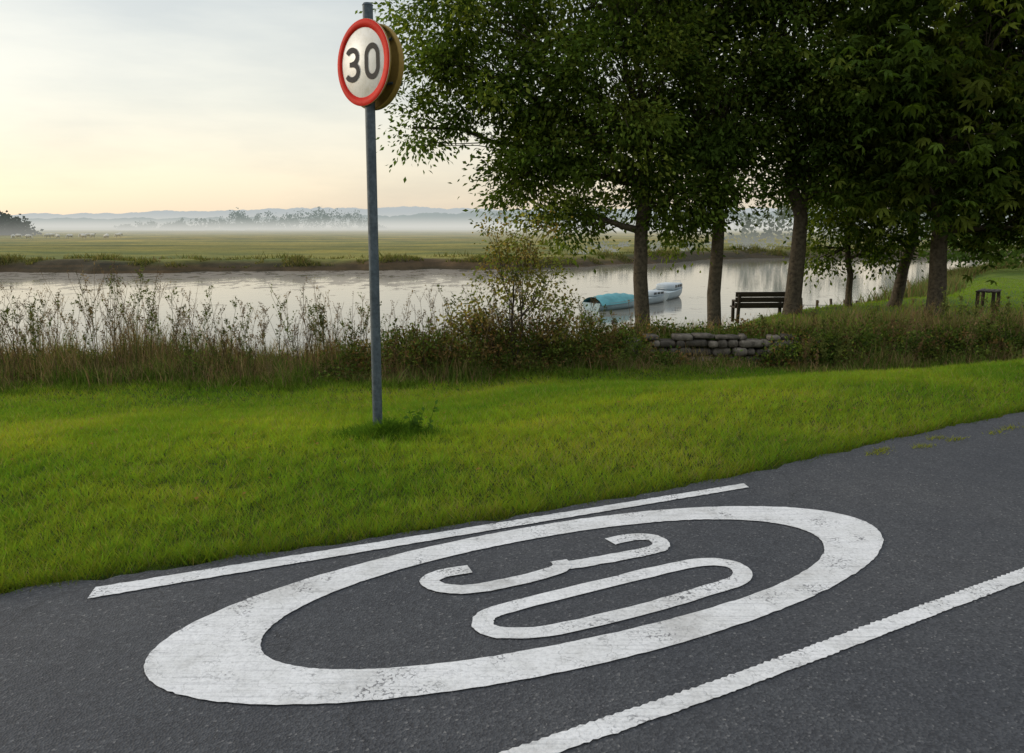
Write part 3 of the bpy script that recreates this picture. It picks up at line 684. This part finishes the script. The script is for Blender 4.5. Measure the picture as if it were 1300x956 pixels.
ringm('rear_plate_rim',.285,.299,-.060,-.022,M_back,off=(.01,-.02))
mb=MB()
for dz in(-.15,.15):
    for sgn in(1,-1):
        a=S3(-.2,dz,.044*sgn);b=S3(.2,dz,.044*sgn);mb.tube([a,b],.010,6)
    mb.tube([S3(0,dz-.018,0),S3(0,dz+.018,0)],.047,20)
mb.make('brackets',M_pole,False,e)
def glyph(name,strokes,w):
    for q,(P,cl) in enumerate(strokes):
        V,F=ribbon(np.asarray(P)*[1.22,1.12],w,cl);V=np.array([S3(u-.004,v,.0600+.0006*q) for u,v in V]);newmesh(name+('_%d'%(q+1)),V,F,M_black,None,False,e)
def arc(cx,cy,rx,ry,a0,a1,n=22):
    t=np.radians(np.linspace(a0,a1,n));return np.stack([cx+rx*np.cos(t),cy+ry*np.sin(t)],-1)
up3=arc(-.095,.0445,.05,.0445,150,-90);lo3=arc(-.095,-.047,.056,.047,90,-155)
glyph('digit_three',[(up3,False),(lo3,False)],.038)
mid=np.array([(-.118,0),(-.09,0)]);glyph('digit_three_bar',[(mid,False)],.034)
zz=np.vstack([arc(.092,.03,.053,.062,0,180),arc(.092,-.034,.053,.062,180,360)]);glyph('digit_zero',[(zz,True)],.038)

rg=rs(95);n=5200;a=rg.rand(n)*6.28;q=np.abs(rg.randn(n))*.17;X=px+.06+q*np.cos(a)*1.5;Y=py-.05+q*np.sin(a)*.9
V,F,k=blades(np.stack([X,Y,H(X,Y)-.01],-1),(.05+.14*rg.rand(n))*np.exp(-q*2.5),.005+.004*rg.rand(n),.3+.7*rg.rand(n),2,rg)
g=np.array([(.09,.18,.02),(.12,.21,.025),(.06,.13,.015)])[rg.randint(0,3,n)]*(.7+.5*rg.rand(n,1))
newmesh('grass_tuft',V,F,M_grass,np.repeat(g,k,0))
mb=MB();C=[];A=[]
for b in range(7):
    t=rg.rand()*6.28;p0=np.array([px+.30+.05*rg.randn(),py-.05,pz]);p1=p0+[.08*math.cos(t),.05*math.sin(t),.12+.14*rg.rand()]
    mb.tube([p0,(p0+p1)/2,p1],[.003,.002,.0015],4,(.05,.08,.02),False)
    for z in range(9): C.append(p0+(p1-p0)*(.4+.6*rg.rand()));A.append(rg.randn(3)+[0,0,.3])
w_=mb.make('verge_weed',M_weed);C=np.array(C);l=.03+.03*rg.rand(len(C));V,F=leafmesh(C,np.array(A),rdir(rg,len(C))+[0,0,1],l,l*.35);newmesh('leaves',V,F,M_leaf,np.tile((.07,.14,.025),(len(V),1)),False,w_)
n=900;u=rg.randint(0,14,n);cs=rg.rand(14)*2.6+4.6;ct=te(cs)+.10+.12*rg.rand(14)+.05*(cs-4.6)
X,Y=W(cs[u]+rg.randn(n)*.05,ct[u]+rg.randn(n)*.018)
V,F,k=blades(np.stack([X,Y,np.zeros(n)],-1),.012+.02*rg.rand(n),.005+.004*rg.rand(n),.8+.8*rg.rand(n),1,rg)
newmesh('road_edge_weeds',V,F,M_grass,np.repeat(np.array([(.22,.24,.04)])*(.7+.5*rg.rand(n,1)),k,0))
n=90;Y=4+rg.rand(n)*7;X=(rg.rand(n)*2-1)*Y*.65;s,t=loc(X,Y);ok=(te(s)-t)>.15;X,Y=X[ok],Y[ok];n=len(X)
C=np.stack([X,Y,H(X,Y)+.035],-1);l=.025+.03*rg.rand(n);A=rg.randn(n,3);A[:,2]*=.2
V,F=leafmesh(C,A,np.tile([0,0,1.],(n,1)),l,l*.35);newmesh('fallen_leaves',V,F,M_leaf,np.tile((.28,.17,.05),(len(V),1)))

# ---------------------------------------------------------------- sky, sun
EL,AZ=16,-72   # low hazy sun to the left, behind thin cloud
w=bpy.data.worlds.new('World');S.world=w;w.use_nodes=True;nt=w.node_tree
for n in list(nt.nodes): nt.nodes.remove(n)
o=nt.nodes.new('ShaderNodeOutputWorld')
sk=N(nt,'ShaderNodeTexSky',sky_type='NISHITA',sun_disc=False);sk.sun_elevation=R(EL);sk.sun_rotation=R(AZ);sk.dust_density=2;sk.air_density=1
b1=N(nt,'ShaderNodeBackground');L(nt,sk.outputs[0],b1.inputs[0]);b1.inputs[1].default_value=.05
tc=N(nt,'ShaderNodeTexCoord');sx=N(nt,'ShaderNodeSeparateXYZ');L(nt,tc.outputs['Generated'],sx.inputs[0])
grad=ramp(nt,sx.outputs['Z'],[(0,(.76,.64,.51)),(.05,(.80,.70,.56)),(.14,(.71,.68,.59)),(.30,(.58,.605,.58)),(.5,(.74,.76,.78)),(1,(.90,.93,.97))])
mp=N(nt,'ShaderNodeMapping');mp.inputs['Scale'].default_value=(1.6,1.6,8);mp.inputs['Rotation'].default_value=(0,.12,0);L(nt,tc.outputs['Generated'],mp.inputs['Vector'])
cn=noise(nt,1.7,5,.58,mp.outputs[0])
cl=mul(nt,grad,ramp(nt,cn,[(.36,(.88,.895,.92)),(.60,(1.07,1.06,1.04))]))
b2=N(nt,'ShaderNodeBackground');L(nt,cl,b2.inputs[0]);b2.inputs[1].default_value=.95
ad=N(nt,'ShaderNodeAddShader');L(nt,b1.outputs[0],ad.inputs[0]);L(nt,b2.outputs[0],ad.inputs[1]);L(nt,ad.outputs[0],o.inputs[0])
sun=bpy.data.lights.new('sun','SUN');sun.energy=1.5;sun.angle=R(12);sun.color=(1,.90,.74)
so=bpy.data.objects.new('sun',sun);S.collection.objects.link(so)
dv=Vector((math.sin(R(AZ))*math.cos(R(EL)),math.cos(R(AZ))*math.cos(R(EL)),math.sin(R(EL))))
so.rotation_euler=dv.to_track_quat('Z','Y').to_euler()

# ---------------------------------------------------------------- camera
cam=bpy.data.cameras.new('camera');co=bpy.data.objects.new('camera',cam);S.collection.objects.link(co)
co.location=(0,0,1.5);co.rotation_euler=(R(90-8.18),0,0);cam.sensor_width=36;cam.lens=28.52;cam.shift_y=-.0346
cam.clip_start=.05;cam.clip_end=8000;S.camera=co
S.view_settings.view_transform='Standard';S.view_settings.look='None';S.view_settings.exposure=0;S.view_settings.gamma=1
